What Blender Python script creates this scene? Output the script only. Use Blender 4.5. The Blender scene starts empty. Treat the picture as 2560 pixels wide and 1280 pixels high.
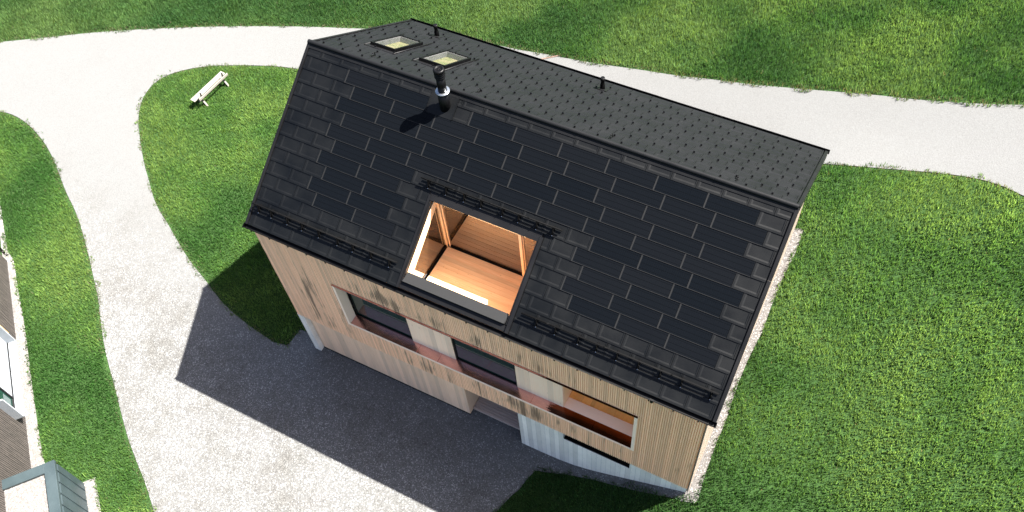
import bpy, math, random
import numpy as np
from mathutils import Matrix, Vector, geometry
random.seed(7)
rng = np.random.default_rng(11)
Z0 = 11.55                      # height of the ridge above the drive
PITCH = math.radians(33.192)
CA, SA = math.cos(PITCH), math.sin(PITCH)
V0 = 0.38                       # slope length between ridge line and first full course
R = math.radians
scene = bpy.context.scene
COL = scene.collection
OUT = {"A":[[-26.61,1.95],[-25.23,2.83],[-23.47,3.89],[-21.73,4.98],[-19.94,6.0],[-18.08,6.94],[-16.22,7.85],[-13.93,8.86],[-11.6,9.77],[-10.04,10.32],[-8.45,10.82]],"A2":[[-1.41,11.93],[-0.11,11.88],[1.13,11.89],[2.37,11.81],[3.96,11.73],[5.84,11.69],[7.65,11.58],[8.75,11.61],[9.84,11.57],[10.96,11.56],[12.48,11.6],[13.94,11.65],[15.34,11.7],[16.69,11.67],[17.97,11.76],[18.96,11.82],[19.9,11.96],[21.04,12.15]],"B":[[13.6,7.72],[14.51,7.7],[15.58,7.86],[16.84,8.05],[18.06,8.23],[19.02,8.27],[19.63,8.21],[20.24,8.03],[20.62,7.87],[21.81,7.49]],"C":[[-9.84,7.39],[-10.76,7.18],[-11.91,6.78],[-13.39,6.15],[-14.1,5.79],[-14.9,5.24],[-15.58,4.53],[-15.86,3.81],[-15.78,3.04],[-15.53,2.39],[-14.97,1.59],[-14.06,0.66],[-12.93,-0.38],[-12.11,-1.02],[-11.15,-1.8],[-10.48,-2.2],[-9.73,-2.56],[-8.51,-3.25],[-7.46,-3.76],[-6.57,-4.1],[-5.76,-4.46],[-5.04,-4.74],[-4.27,-4.95],[-3.57,-5.1],[-2.83,-5.2],[-2.18,-5.3],[-1.6,-5.17],[-1.57,-4.86],[-1.54,-4.38]],"D":[[-23.16,-1.33],[-21.62,-0.73],[-20.93,-0.63],[-20.06,-0.71],[-19.0,-1.0],[-17.98,-1.4],[-16.97,-1.94],[-16.04,-2.54],[-15.13,-3.12],[-14.16,-3.64],[-13.3,-4.19],[-12.52,-4.75],[-11.78,-5.31],[-10.91,-6.0],[-10.05,-6.66],[-9.32,-7.35],[-8.45,-8.14],[-7.69,-8.75],[-6.74,-9.43],[-5.86,-10.1],[-4.85,-10.85],[-3.93,-11.43],[-3.0,-11.97],[-2.07,-12.63],[-1.27,-13.16]],"Dl":[[-22.3,-1.64],[-19.69,-3.16],[-17.59,-4.72],[-16.47,-5.64],[-15.71,-6.22],[-15.14,-6.68],[-14.65,-6.81],[-13.94,-7.41],[-13.09,-8.08],[-12.07,-8.84],[-10.85,-9.86],[-9.69,-10.83],[-8.7,-11.64],[-7.74,-12.42],[-6.91,-13.03]],"E":[[14.6,4.75],[14.65,4.18],[14.65,3.71],[14.59,2.94],[14.57,1.88],[14.61,0.86],[14.52,-0.17],[14.51,-1.02],[14.59,-2.25],[14.58,-3.07],[14.61,-4.0],[14.7,-4.88],[14.63,-5.01],[14.2,-5.07],[14.04,-5.03],[13.51,-5.06],[12.76,-5.09],[11.98,-5.08],[11.17,-5.08],[10.36,-5.17],[9.72,-5.35],[9.25,-5.48],[9.15,-5.8],[9.04,-6.34],[8.91,-6.62],[8.69,-7.37],[8.49,-8.15]],"strip_top":[[14.37,4.75],[14.6,4.75]],"drain":[[0.71,11.28],[1.89,11.91]]}

# ------------------------------------------------------------------ materials
class NT:
    def __init__(self, m):
        self.t = m.node_tree; self.n = self.t.nodes; self.l = self.t.links
    def new(self, typ, **kw):
        nd = self.n.new(typ)
        for k, v in kw.items():
            if k.startswith('i_'):
                nd.inputs[k[2:].replace('_', ' ')].default_value = v
            else:
                setattr(nd, k, v)
        return nd
    def link(self, a, b): self.l.new(a, b)
    def coord(self, kind='Object'): return self.new('ShaderNodeTexCoord').outputs[kind]
    def mapping(self, src, scale=(1, 1, 1), loc=(0, 0, 0)):
        mp = self.new('ShaderNodeMapping'); mp.inputs['Scale'].default_value = scale
        mp.inputs['Location'].default_value = loc
        self.link(src, mp.inputs['Vector']); return mp.outputs['Vector']
    def noise(self, vec, scale, detail=3, rough=0.5):
        nd = self.new('ShaderNodeTexNoise'); nd.inputs['Scale'].default_value = scale
        nd.inputs['Detail'].default_value = detail; nd.inputs['Roughness'].default_value = rough
        self.link(vec, nd.inputs['Vector']); return nd.outputs['Fac']
    def white(self, vec):
        nd = self.new('ShaderNodeTexWhiteNoise'); self.link(vec, nd.inputs['Vector']); return nd.outputs['Value']
    def vor(self, vec, scale):
        nd = self.new('ShaderNodeTexVoronoi'); nd.inputs['Scale'].default_value = scale
        self.link(vec, nd.inputs['Vector']); return nd
    def ramp(self, fac, stops):
        nd = self.new('ShaderNodeValToRGB'); cr = nd.color_ramp
        while len(cr.elements) < len(stops): cr.elements.new(0.5)
        for e, (p, c) in zip(cr.elements, stops):
            e.position = p; e.color = (c, c, c, 1) if not isinstance(c, tuple) else (*c, 1)
        self.link(fac, nd.inputs['Fac']); return nd.outputs['Color']
    def mix(self, fac, a, b, blend='MIX'):
        nd = self.new('ShaderNodeMix', data_type='RGBA', blend_type=blend)
        for s, v in ((nd.inputs[0], fac), (nd.inputs[6], a), (nd.inputs[7], b)):
            if isinstance(v, (int, float)): s.default_value = v
            elif isinstance(v, tuple): s.default_value = (*v, 1)
            else: self.link(v, s)
        return nd.outputs[2]
    def math(self, op, a, b=None):
        nd = self.new('ShaderNodeMath', operation=op)
        for s, v in zip(nd.inputs, (a, b)):
            if v is None: continue
            if isinstance(v, (int, float)): s.default_value = v
            else: self.link(v, s)
        return nd.outputs[0]
    def bump(self, h, strength=0.3, dist=0.01):
        nd = self.new('ShaderNodeBump'); nd.inputs['Strength'].default_value = strength
        nd.inputs['Distance'].default_value = dist
        self.link(h, nd.inputs['Height']); return nd.outputs['Normal']

MATS = {}
def mat(name, base=(.5, .5, .5), rough=.6, metal=0., spec=.5, ior=None):
    m = bpy.data.materials.new(name); m.use_nodes = True
    t = NT(m); b = t.n['Principled BSDF']
    b.inputs['Base Color'].default_value = (*base, 1)
    b.inputs['Roughness'].default_value = rough
    b.inputs['Metallic'].default_value = metal
    b.inputs['Specular IOR Level'].default_value = spec
    if ior: b.inputs['IOR'].default_value = ior
    MATS[name] = m
    return m, t, b

def sep(t, vec):
    nd = t.new('ShaderNodeSeparateXYZ'); t.link(vec, nd.inputs[0]); return nd.outputs
def comb(t, x, y, z):
    nd = t.new('ShaderNodeCombineXYZ')
    for s, v in zip(nd.inputs, (x, y, z)):
        if isinstance(v, (int, float)): s.default_value = v
        else: t.link(v, s)
    return nd.outputs[0]

# coated roof aluminium
def metal_mat(name, base, rough, amount=.25, metal=0., spec=.5):
    m, t, b = mat(name, base, rough, metal, spec)
    c = t.coord()
    f = t.noise(c, 260, 2); g = t.noise(c, 1.3, 4)
    lo = tuple(x * (1 - amount) for x in base); hi = tuple(x * (1 + amount) for x in base)
    col = t.mix(t.ramp(f, [(.35, 0.), (.65, 1.)]), lo, hi)
    col = t.mix(t.ramp(g, [(.35, 0.), (.7, .35)]), col, tuple(x * 1.5 for x in base))
    t.link(col, b.inputs['Base Color'])
    t.link(t.ramp(g, [(.3, max(rough - .07, .05)), (.7, min(rough + .1, 1.))]), b.inputs['Roughness'])
    t.link(t.bump(t.noise(c, 9, 2), .25, .004), b.inputs['Normal'])
    return m
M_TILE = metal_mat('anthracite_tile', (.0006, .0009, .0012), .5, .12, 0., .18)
M_TILE_LIT = metal_mat('anthracite_tile_sunlit', (.0039, .0041, .0045), .5, .2, 0., .12)  # same tile as the front, sunlight on the back slope painted in lighter
M_TRIM = metal_mat('black_trim', (.0036, .0036, .004), .45, .15, 0., .16)
M_GUARD = metal_mat('matt_black_steel', (.0012, .0012, .0014), .8, .2, 0., .08)
M_BLACK = metal_mat('black_steel', (.001, .001, .0012), .45, .2, 0., .13)
M_ALU = metal_mat('grey_aluminium', (.011, .0113, .0118), .85, .35, .0, .08)
M_RIM = metal_mat('module_rim', (.0060, .0062, .0065), .5, .12, .0, .13)
M_RING = metal_mat('galvanised_ring', (.27, .285, .295), .25, .1, .9)

def solar_mat():
    m, t, b = mat('solar_glass', (.004, .005, .008), .16, 0, .05)
    uv = t.coord('UV'); x, y, z = sep(t, uv)
    # two thin lines across the module and fine busbars
    fy = t.math('FRACT', t.math('MULTIPLY', y, 3 / .42))
    line = t.math('LESS_THAN', t.math('ABSOLUTE', t.math('SUBTRACT', fy, .5)), .035)
    bus = t.math('LESS_THAN', t.math('FRACT', t.math('MULTIPLY', x, 1 / .055)), .22)
    oi = t.new('ShaderNodeObjectInfo').outputs['Random']
    tone = t.mix(oi, (0.001308, 0.001963, 0.002897), (0.00257, 0.003084, 0.003972))
    n = t.noise(t.coord(), 55, 2, .7)
    tone = t.mix(t.math('MULTIPLY', n, .4), tone, (0.002897, 0.003364, 0.004299))
    tone = t.mix(t.math('MULTIPLY', bus, .3), tone, (0.003364, 0.003645, 0.004206))
    tone = t.mix(line, tone, (.001, .0012, .0015))
    t.link(tone, b.inputs['Base Color'])
    t.link(t.ramp(n, [(.3, .2), (.7, .36)]), b.inputs['Roughness'])
    return m
M_SOLAR = solar_mat()

def wood_mat(name, c1, c2, board=.0, axis=0, grain_axis=2, knots=True, stain=0., rough=.6, seed=0.):
    """board: width of single boards along axis (colour steps), grain runs along grain_axis."""
    m, t, b = mat(name, c1, rough)
    c = t.coord(); X = sep(t, c)
    sc = [14., 14., 14.]; sc[grain_axis] = .9
    vec = t.mapping(c, tuple(sc), (seed, seed * 2, seed * 3))
    if board:
        idx = t.math('FLOOR', t.math('DIVIDE', X[axis], board))
        rnd = t.white(comb(t, idx, seed, 0.))
        off = t.math('MULTIPLY', rnd, 40.)
        a = [0., 0., 0.]; a[grain_axis] = off
        ad = t.new('ShaderNodeVectorMath', operation='ADD'); t.link(vec, ad.inputs[0])
        t.link(comb(t, *a), ad.inputs[1]); vec = ad.outputs[0]
    g = t.noise(vec, 2.2, 5, .62)
    col = t.mix(t.ramp(g, [(.3, 0.), (.72, 1.)]), c1, c2)
    if board:
        col = t.mix(1., col, t.ramp(rnd, [(0., (.80, .80, .80)), (.5, (.97, .95, .93)), (1., (1.08, 1.06, 1.04))]), 'MULTIPLY')
    if knots:
        v = t.vor(t.mapping(c, (5., 5., 5.) if grain_axis != 2 else (5., 5., 1.3), (seed, 0, 0)), 1.)
        k = t.ramp(v.outputs['Distance'], [(.04, 1.), (.11, 0.)])
        col = t.mix(t.math('MULTIPLY', k, .55), col, tuple(x * .45 for x in c1))
    if stain:
        st = t.noise(t.mapping(c, (13., 1., .11), (3.1, 0, 1.7)), 1., 5, .78)
        msk = t.noise(t.mapping(c, (2.6, 1., .5), (7.3, 0, 2.2)), 1., 3, .6)
        def bump(x0, sx, z0, sz, amt):
            q = t.math('ADD', t.math('POWER', t.math('DIVIDE', t.math('SUBTRACT', X[0], x0), sx), 2.), t.math('POWER', t.math('DIVIDE', t.math('SUBTRACT', X[2], z0), sz), 2.))
            return t.math('MULTIPLY', t.math('POWER', 2.718, t.math('MULTIPLY', q, -1.)), amt)
        zone = bump(.8, 1.15, 4.6, 2.2, .115)
        for z in (bump(3.8, 1.6, 6.85, .5, .13), bump(8.3, 3.0, 6.8, .5, .09), bump(8.6, 2.6, 3.2, .8, .11), bump(4.5, 1.0, 3.1, .7, .07)): zone = t.math('ADD', zone, z)
        k = t.math('ADD', t.math('MULTIPLY', t.math('ADD', st, msk), .5), zone)
        k = t.ramp(k, [(.595, 0.), (.665, 1.)])
        col = t.mix(t.math('MULTIPLY', k, stain), col, (.13, .085, .055))
        # greyer towards the left corner, more honey coloured towards the right
        gr = t.ramp(t.math('MULTIPLY', X[0], 1 / 14.), [(0., (1.0, .97, .92)), (.55, (1., .97, .92)), (1., (1.05, .97, .87))])
        col = t.mix(1., col, gr, 'MULTIPLY')
    t.link(col, b.inputs['Base Color'])
    t.link(t.bump(g, .25, .004), b.inputs['Normal'])
    return m
M_SLAT = wood_mat('weathered_slats', (.88, .54, .33), (.97, .65, .44), .065, 0, 2, True, .8, .65)
M_BACKING = wood_mat('slat_backing', (.72, .40, .23), (.80, .47, .28), .13, 0, 2, False, .5, .8)
M_PANEL = wood_mat('smooth_panel', (.78, .51, .32), (.88, .62, .42), .16, 0, 2, True, 0, .55, 2.)
M_PANELUP = wood_mat('pale_panel', (.93, .63, .43), (.95, .71, .52), .2, 0, 2, True, 0, .55, 5.)
M_CREAM = wood_mat('cream_trim', (.93, .68, .50), (.95, .75, .58), 0, 0, 0, False, 0, .5, 1.)
M_GABLE = wood_mat('gable_boards', (.24, .19, .15), (.29, .235, .19), .065, 1, 2, True, 0, .6, 8.)
M_LARCH = wood_mat('larch_floor', (.86, .52, .26), (.95, .68, .40), .14, 1, 0, True, 0, .5, 3.)
M_LINING = wood_mat('larch_lining', (.88, .58, .32), (.94, .68, .42), 0, 0, 1, False, 0, .5, 4.)
M_POST = wood_mat('larch_post', (.82, .54, .30), (.88, .64, .40), 0, 0, 2, False, 0, .5, 6.)
M_ORANGE = wood_mat('orange_boards', (.95, .46, .12), (.98, .56, .19), .14, 0, 1, True, 0, .5, 6.)
M_SEAT = wood_mat('pale_ledge', (.95, .66, .46), (.97, .72, .54), 0, 0, 0, False, 0, .5, 6.)
M_DECK = wood_mat('porch_boards', (.30, .23, .19), (.42, .33, .27), .1, 1, 0, False, 0, .6, 9.)
M_GREY = wood_mat('grey_weathered_boards', (.010, .0085, .0075), (.060, .050, .043), 0, 0, 2, False, 0, .75, 3.)
M_BENCH = wood_mat('bleached_plank', (.125, .115, .10), (.165, .152, .13), 0, 0, 1, False, 0, .7, 3.)
M_BLEG = wood_mat('bench_leg_wood', (.10, .092, .078), (.13, .12, .10), 0, 0, 2, False, 0, .7, 3.)

def concrete():
    m, t, b = mat('board_marked_concrete', (.4, .42, .43), .75)
    c = t.coord(); X = sep(t, c)
    idx = t.math('FLOOR', t.math('DIVIDE', X[0], .17))
    rnd = t.white(comb(t, idx, 0., 0.))
    n = t.noise(t.mapping(c, (1, 1, .5)), 3., 6, .65)
    col = t.mix(n, (.62, .58, .50), (.95, .88, .76))
    col = t.mix(1., col, t.ramp(rnd, [(0., .78), (1., 1.04)]), 'MULTIPLY')
    fr = t.math('FRACT', t.math('DIVIDE', X[0], .17))
    gap = t.math('LESS_THAN', fr, .06)
    col = t.mix(t.math('MULTIPLY', gap, .5), col, (.2, .21, .21))
    v = t.vor(t.mapping(c, (1., 1., .45)), 9.)
    pit = t.ramp(v.outputs['Distance'], [(.05, 1.), (.12, 0.)])
    col = t.mix(t.math('MULTIPLY', pit, .6), col, (.16, .165, .165))
    t.link(col, b.inputs['Base Color'])
    t.link(t.bump(t.mix(.5, rnd, n), .5, .012), b.inputs['Normal'])
    return m
M_CONC = concrete()

def copper():
    m, t, b = mat('copper_sheet', (.8, .42, .34), .2, 1.)
    c = t.coord(); X = sep(t, c)
    n = t.noise(t.mapping(c, (2.2, 9, 1)), 1.6, 5, .65)
    col = t.mix(t.ramp(n, [(.35, 0.), (.7, 1.)]), (.70, .36, .33), (.84, .46, .42))
    n2_ = t.noise(t.mapping(c, (1.1, 16, 1)), 1.4, 5, .7)
    old = t.ramp(t.math('ADD', t.math('MULTIPLY', X[0], .1), t.math('MULTIPLY', n, .08)), [(.985, 0.), (1.02, 1.)])
    yy = t.math('ADD', t.math('MULTIPLY', t.math('ADD', X[1], 4.8), 1.6), t.math('MULTIPLY', n2_, .55))
    col = t.mix(old, col, t.mix(t.ramp(yy, [(.46, 0.), (.80, 1.)]), (.045, .022, .018), (.30, .075, .035)))
    t.link(col, b.inputs['Base Color'])
    t.link(t.ramp(n, [(.3, .10), (.7, .22)]), b.inputs['Roughness'])
    return m
M_COPPER = copper()

def dark_glass(name, ior, base=(.008, .012, .012)):
    m, t, b = mat(name, base, .03, 0, .5, ior)
    c = t.coord()
    t.link(t.bump(t.noise(c, .8, 2), .05, .01), b.inputs['Normal'])
    return m
M_GLASS = dark_glass('window_glass', 1.55, (.008, .026, .020))
M_TGLASS = dark_glass('terrace_glass', 3.4, (.035, .018, .008))

def clear_glass():
    m = bpy.data.materials.new('skylight_glass'); m.use_nodes = True
    t = NT(m); t.n.remove(t.n['Principled BSDF'])
    out = t.n['Material Output']
    a = t.new('ShaderNodeBsdfTransparent'); a.inputs['Color'].default_value = (.97, .97, .97, 1)
    g = t.new('ShaderNodeBsdfGlossy'); g.inputs['Roughness'].default_value = .02
    fr = t.new('ShaderNodeValue'); fr.outputs[0].default_value = .07
    mx = t.new('ShaderNodeMixShader')
    t.link(fr.outputs[0], mx.inputs[0]); t.link(a.outputs[0], mx.inputs[1]); t.link(g.outputs[0], mx.inputs[2])
    t.link(mx.outputs[0], out.inputs['Surface'])
    return m
M_CLEAR = clear_glass()

def blotchy(name, c1, c2, scale):
    m, t, b = mat(name, c1, .7)
    c = t.coord()
    n = t.noise(c, scale, 5, .65)
    t.link(t.mix(t.ramp(n, [(.38, 0.), (.62, 1.)]), c1, c2), b.inputs['Base Color'])
    return m
M_SKYREFLECT = blotchy('skylight_reflection_tint', (.050, .062, .019), (.105, .092, .050), 4.)  # meadow reflection painted as a colour
M_SHAFT = blotchy('white_shaft_lining', (.065, .068, .068), (.09, .09, .09), 3.)

def gravel(name, light, dark, warm, patch=1., court=False):
    m, t, b = mat(name, light, .9, 0, .2)
    c = t.coord()
    v = t.vor(c, 34.); v2 = t.vor(c, 15.)
    st = t.white(v.outputs['Position']); st2 = t.white(v2.outputs['Position'])
    if court:
        ct = t.ramp(t.math('ADD', t.math('MULTIPLY', sep(t, c)[1], -.06), .12), [(.1, .45), (.55, 1.)])
        st = t.math('ADD', t.math('MULTIPLY', t.math('SUBTRACT', st, .62), ct), .62)
        st2 = t.math('ADD', t.math('MULTIPLY', t.math('SUBTRACT', st2, .62), ct), .62)
    big = t.noise(c, .42, 5, .62); mid = t.noise(c, 2.6, 4, .6); fine = t.noise(c, 16., 3, .7)
    col = t.mix(t.ramp(st, [(.0, 0.), (.30, .62), (.8, 1.)]), dark, light)
    col = t.mix(t.ramp(st, [(.86, 0.), (.9, 1.)]), col, tuple(x * 2.1 for x in light))
    col = t.mix(t.ramp(st2, [(.0, .38), (.22, 0.)]), col, dark)
    p = t.math('MULTIPLY', t.ramp(t.math('ADD', t.math('MULTIPLY', big, .65), t.math('MULTIPLY', mid, .35)), [(.46, 0.), (.66, 1.)]), patch)
    if court:      # the forecourt is worn and coarser than the lane
        yy = t.math('ADD', t.math('MULTIPLY', sep(t, c)[1], -.055), t.math('MULTIPLY', mid, .2))
        p = t.math('MULTIPLY', p, t.ramp(yy, [(.15, .12), (.50, 1.)]))
    col = t.mix(p, col, t.mix(t.ramp(st, [(.2, 0.), (.6, 1.)]), tuple(x * .55 for x in warm), warm))
    col = t.mix(t.math('MULTIPLY', t.ramp(fine, [(.5, 0.), (.72, 1.)]), .3), col, warm)
    t.link(col, b.inputs['Base Color'])
    h = t.mix(.5, st, fine)
    t.link(t.bump(h, .55, .02), b.inputs['Normal'])
    return m
M_GRAVEL = gravel('pale_gravel', (.091, .0925, .0915), (.050, .0495, .049), (.068, .066, .061), .9, True)
M_STRIP = gravel('border_gravel', (.108, .104, .100), (.070, .065, .061), (.100, .090, .083), .3)

def soil():
    m, t, b = mat('lawn_soil', (.04, .08, .015), .95, 0, .1)
    c = t.coord()
    n = t.noise(c, .35, 5, .6); f = t.noise(c, 22., 3, .7)
    col = t.mix(n, (.016, .040, .0095), (.030, .062, .016))
    col = t.mix(t.ramp(f, [(.35, .85), (.65, 0.)]), col, (.006, .015, .004))
    t.link(col, b.inputs['Base Color'])
    return m
M_SOIL = soil()

def blade_mat():
    m = bpy.data.materials.new('grass_blade'); m.use_nodes = True
    t = NT(m); b = t.n['Principled BSDF']; out = t.n['Material Output']
    a = t.new('ShaderNodeAttribute', attribute_name='Col')
    b.inputs['Roughness'].default_value = .55
    b.inputs['Specular IOR Level'].default_value = .25
    t.link(a.outputs['Color'], b.inputs['Base Color'])
    tr = t.new('ShaderNodeBsdfTranslucent')
    t.link(t.mix(1., a.outputs['Color'], (1.25, 1.2, .7), 'MULTIPLY'), tr.inputs['Color'])
    mx = t.new('ShaderNodeMixShader'); mx.inputs[0].default_value = .5
    t.link(b.outputs[0], mx.inputs[1]); t.link(tr.outputs[0], mx.inputs[2])
    t.link(mx.outputs[0], out.inputs['Surface'])
    return m
M_BLADE = blade_mat()
M_SEAM = metal_mat('blue_grey_zinc', (.024, .036, .040), .45, .12, .3)
M_WHITE = blotchy('white_lacquered_metal', (.19, .21, .23), (.22, .235, .25), 2.)
M_BROWN = metal_mat('dark_brown_steel', (.022, .019, .018), .5, .2)
M_OCHRE = blotchy('ochre_board', (.45, .26, .07), (.60, .38, .12), 6.)
M_RUST = blotchy('rusty_channel', (.07, .042, .03), (.11, .07, .052), 12.)

# ------------------------------------------------------------------ mesh helpers
class MB:
    def __init__(self): self.v = []; self.f = []; self.mi = []; self.uv = {}; self.smooth = set()
    def poly(self, pts, mi=0, uv=None, smooth=False):
        i = len(self.v); self.v += [tuple(p) for p in pts]
        if uv: self.uv[len(self.f)] = uv
        if smooth: self.smooth.add(len(self.f))
        self.f.append(tuple(range(i, i + len(pts)))); self.mi.append(mi)
    def hexa(self, c, mi=0):
        """c: 8 corners, bottom ring 0-3 then top ring 4-7."""
        i = len(self.v); self.v += [tuple(p) for p in c]
        for q in ((3, 2, 1, 0), (4, 5, 6, 7), (0, 1, 5, 4), (1, 2, 6, 5), (2, 3, 7, 6), (3, 0, 4, 7)):
            self.f.append(tuple(i + k for k in q)); self.mi.append(mi)
    def box(self, x0, x1, y0, y1, z0, z1, mi=0):
        self.hexa([(x0, y0, z0), (x1, y0, z0), (x1, y1, z0), (x0, y1, z0),
                   (x0, y0, z1), (x1, y0, z1), (x1, y1, z1), (x0, y1, z1)], mi)
    def slab(self, side, u0, u1, s0, s1, h0, h1, mi=0):
        P = lambda u, s, h: rp(side, u, s, h)
        self.hexa([P(u0, s1, h0), P(u1, s1, h0), P(u1, s0, h0), P(u0, s0, h0),
                   P(u0, s1, h1), P(u1, s1, h1), P(u1, s0, h1), P(u0, s0, h1)], mi)
    def tube(self, a, b, r0, r1=None, n=16, caps=True, mi=0):
        a, b = Vector(a), Vector(b); r1 = r0 if r1 is None else r1
        d = (b - a).normalized(); x = d.orthogonal().normalized(); y = d.cross(x)
        i = len(self.v)
        for p, r in ((a, r0), (b, r1)):
            for k in range(n):
                w = 2 * math.pi * k / n
                self.v.append(tuple(p + x * (r * math.cos(w)) + y * (r * math.sin(w))))
        for k in range(n):
            j = (k + 1) % n
            self.smooth.add(len(self.f)); self.f.append((i + k, i + j, i + n + j, i + n + k)); self.mi.append(mi)
        if caps:
            self.f.append(tuple(i + k for k in reversed(range(n)))); self.mi.append(mi)
            self.f.append(tuple(i + n + k for k in range(n))); self.mi.append(mi)
    def lathe(self, base, prof, n=28, mi=0):
        """prof: (radius, height) pairs round a vertical axis."""
        bx, by, bz = base; i = len(self.v)
        for r, h in prof:
            for k in range(n):
                w = 2 * math.pi * k / n
                self.v.append((bx + r * math.cos(w), by + r * math.sin(w), bz + h))
        for q in range(len(prof) - 1):
            for k in range(n):
                j = (k + 1) % n
                self.smooth.add(len(self.f))
                self.f.append((i + q * n + k, i + q * n + j, i + (q + 1) * n + j, i + (q + 1) * n + k)); self.mi.append(mi)
        self.f.append(tuple(i + k for k in reversed(range(n)))); self.mi.append(mi)
        self.f.append(tuple(i + (len(prof) - 1) * n + k for k in range(n))); self.mi.append(mi)
    def prism(self, ring0, ring1, mi=0):
        n = len(ring0); i = len(self.v); self.v += [tuple(p) for p in ring0] + [tuple(p) for p in ring1]
        self.f.append(tuple(i + k for k in reversed(range(n)))); self.mi.append(mi)
        self.f.append(tuple(i + n + k for k in range(n))); self.mi.append(mi)
        for k in range(n):
            j = (k + 1) % n
            self.f.append((i + k, i + j, i + n + j, i + n + k)); self.mi.append(mi)
    def mesh(self, name, mats):
        me = bpy.data.meshes.new(name)
        me.from_pydata(self.v, [], self.f)
        for m in (mats if isinstance(mats, (list, tuple)) else [mats]): me.materials.append(m)
        me.polygons.foreach_set('material_index', self.mi)
        if self.smooth:
            fl = [False] * len(self.f)
            for k in self.smooth: fl[k] = True
            me.polygons.foreach_set('use_smooth', fl)
        if self.uv:
            lay = me.uv_layers.new(name='UVMap')
            for k, uvs in self.uv.items():
                for li, w in zip(me.polygons[k].loop_indices, uvs): lay.data[li].uv = w
        me.validate()
        return me
    def build(self, name, mats, parent=None, bevel=0.):
        o = bpy.data.objects.new(name, self.mesh(name, mats)); COL.objects.link(o)
        if parent is not None: adopt(o, parent)
        if bevel:
            bv = o.modifiers.new('edge', 'BEVEL'); bv.width = bevel; bv.segments = 2; bv.limit_method = 'ANGLE'; bv.angle_limit = R(50)
        return o

WORLD = {}
def wm(o):
    """world matrix of an object built here (parents keep children in world coordinates)."""
    return WORLD.get(o.name, Matrix.Identity(4))
def adopt(o, parent):
    o.parent = parent
    o.matrix_parent_inverse = wm(parent).inverted()
def thing(name, loc, label, cat, group=None):
    o = bpy.data.objects.new(name, None); COL.objects.link(o); o.location = loc
    o.empty_display_size = .3
    WORLD[o.name] = Matrix.Translation(loc)
    tag(o, label, cat, group); return o
def tag(o, label=None, cat=None, group=None, kind=None):
    if label: o['label'] = label
    if cat: o['category'] = cat
    if group: o['group'] = group
    if kind: o['kind'] = kind
    return o

def zz(z): return z + Z0
def rp(side, u, s, h):
    """point on the roof: side -1 front slope, +1 back slope; s metres down the slope from the ridge, h above it."""
    return (u, side * (s * CA + h * SA), Z0 - s * SA + h * CA)

# ------------------------------------------------------------------ terrain
def smin(a, b, k): return -k * np.log(np.exp(-np.clip(a / k, -300, 300)) + np.exp(-np.clip(b / k, -300, 300)))
def height(x, y):
    x = np.asarray(x, float); y = np.asarray(y, float)
    gx = smin(x - 10.35, 4.2 + (x - 14.3) * .15, .25)
    gy = smin(y + 4.8, 17 + (y - 12) * .35, 1.0)
    front = .25 * np.logaddexp(0, (.6 * gx + .22 * gy) / .25)
    back = .26 * 3. * np.logaddexp(0, (x + 2.2) / 3.) * np.where(x > 30, (30 + (x - 30) * .2) / np.maximum(x, 1), 1) + .10 * 2. * np.logaddexp(0, (y - 12) / 2.) * np.where(y > 40, .6, 1)
    w = np.clip((y - 4.) / 6.5, 0, 1); w = w * w * (3 - 2 * w)
    return front * (1 - w) + back * w

def vnoise(x, y, scale, seed):
    r = np.random.default_rng(seed); g = r.random((64, 64))
    X = x * scale + 31.7; Y = y * scale + 17.3
    xi = np.floor(X).astype(int); yi = np.floor(Y).astype(int); fx = X - xi; fy = Y - yi
    fx = fx * fx * (3 - 2 * fx); fy = fy * fy * (3 - 2 * fy)
    a = g[xi % 64, yi % 64]; b = g[(xi + 1) % 64, yi % 64]; c = g[xi % 64, (yi + 1) % 64]; d = g[(xi + 1) % 64, (yi + 1) % 64]
    return (a * (1 - fx) + b * fx) * (1 - fy) + (c * (1 - fx) + d * fx) * fy

def ground_sheet():
    xs = np.unique(np.concatenate([np.linspace(-400, -40, 19), np.arange(-40, 40.01, .4), np.linspace(40, 400, 19)]))
    ys = np.unique(np.concatenate([np.linspace(-400, -40, 19), np.arange(-40, 40.01, .4), np.linspace(40, 400, 19)]))
    X, Y = np.meshgrid(xs, ys); Zg = height(X, Y) - .03
    nx, ny = len(xs), len(ys)
    v = np.stack([X.ravel(), Y.ravel(), Zg.ravel()], 1)
    i = np.arange(nx * ny).reshape(ny, nx)
    f = np.stack([i[:-1, :-1].ravel(), i[:-1, 1:].ravel(), i[1:, 1:].ravel(), i[1:, :-1].ravel()], 1)
    me = bpy.data.meshes.new('ground'); me.from_pydata(v.tolist(), [], f.tolist())
    me.materials.append(M_SOIL); me.polygons.foreach_set('use_smooth', [True] * len(f))
    o = bpy.data.objects.new('ground', me); COL.objects.link(o)
    tag(o, 'green grassed ground under and around the house', kind='structure'); return o
ground_sheet()

def inside(poly, x, y):
    x = np.asarray(x); y = np.asarray(y); c = np.zeros(x.shape, bool)
    n = len(poly)
    for k in range(n):
        x0, y0 = poly[k]; x1, y1 = poly[(k + 1) % n]
        if y0 == y1: continue
        hit = ((y0 > y) != (y1 > y)) & (x < (x1 - x0) * (y - y0) / (y1 - y0) + x0)
        c ^= hit
    return c
def smooth_poly(p, it=2):
    for _ in range(it):
        q = []
        for k in range(len(p) - 1):
            a, b = p[k], p[k + 1]
            q.append((a[0] * .75 + b[0] * .25, a[1] * .75 + b[1] * .25))
            q.append((a[0] * .25 + b[0] * .75, a[1] * .25 + b[1] * .75))
        p = [p[0]] + q + [p[-1]]
    return [tuple(a) for a in p]
A = smooth_poly(OUT['A'] + [[-5.2, 12.0]] + OUT['A2']); B = smooth_poly(OUT['B']); Cc = smooth_poly(OUT['C'][:21]) + [tuple(p) for p in OUT['C'][21:]]
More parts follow.
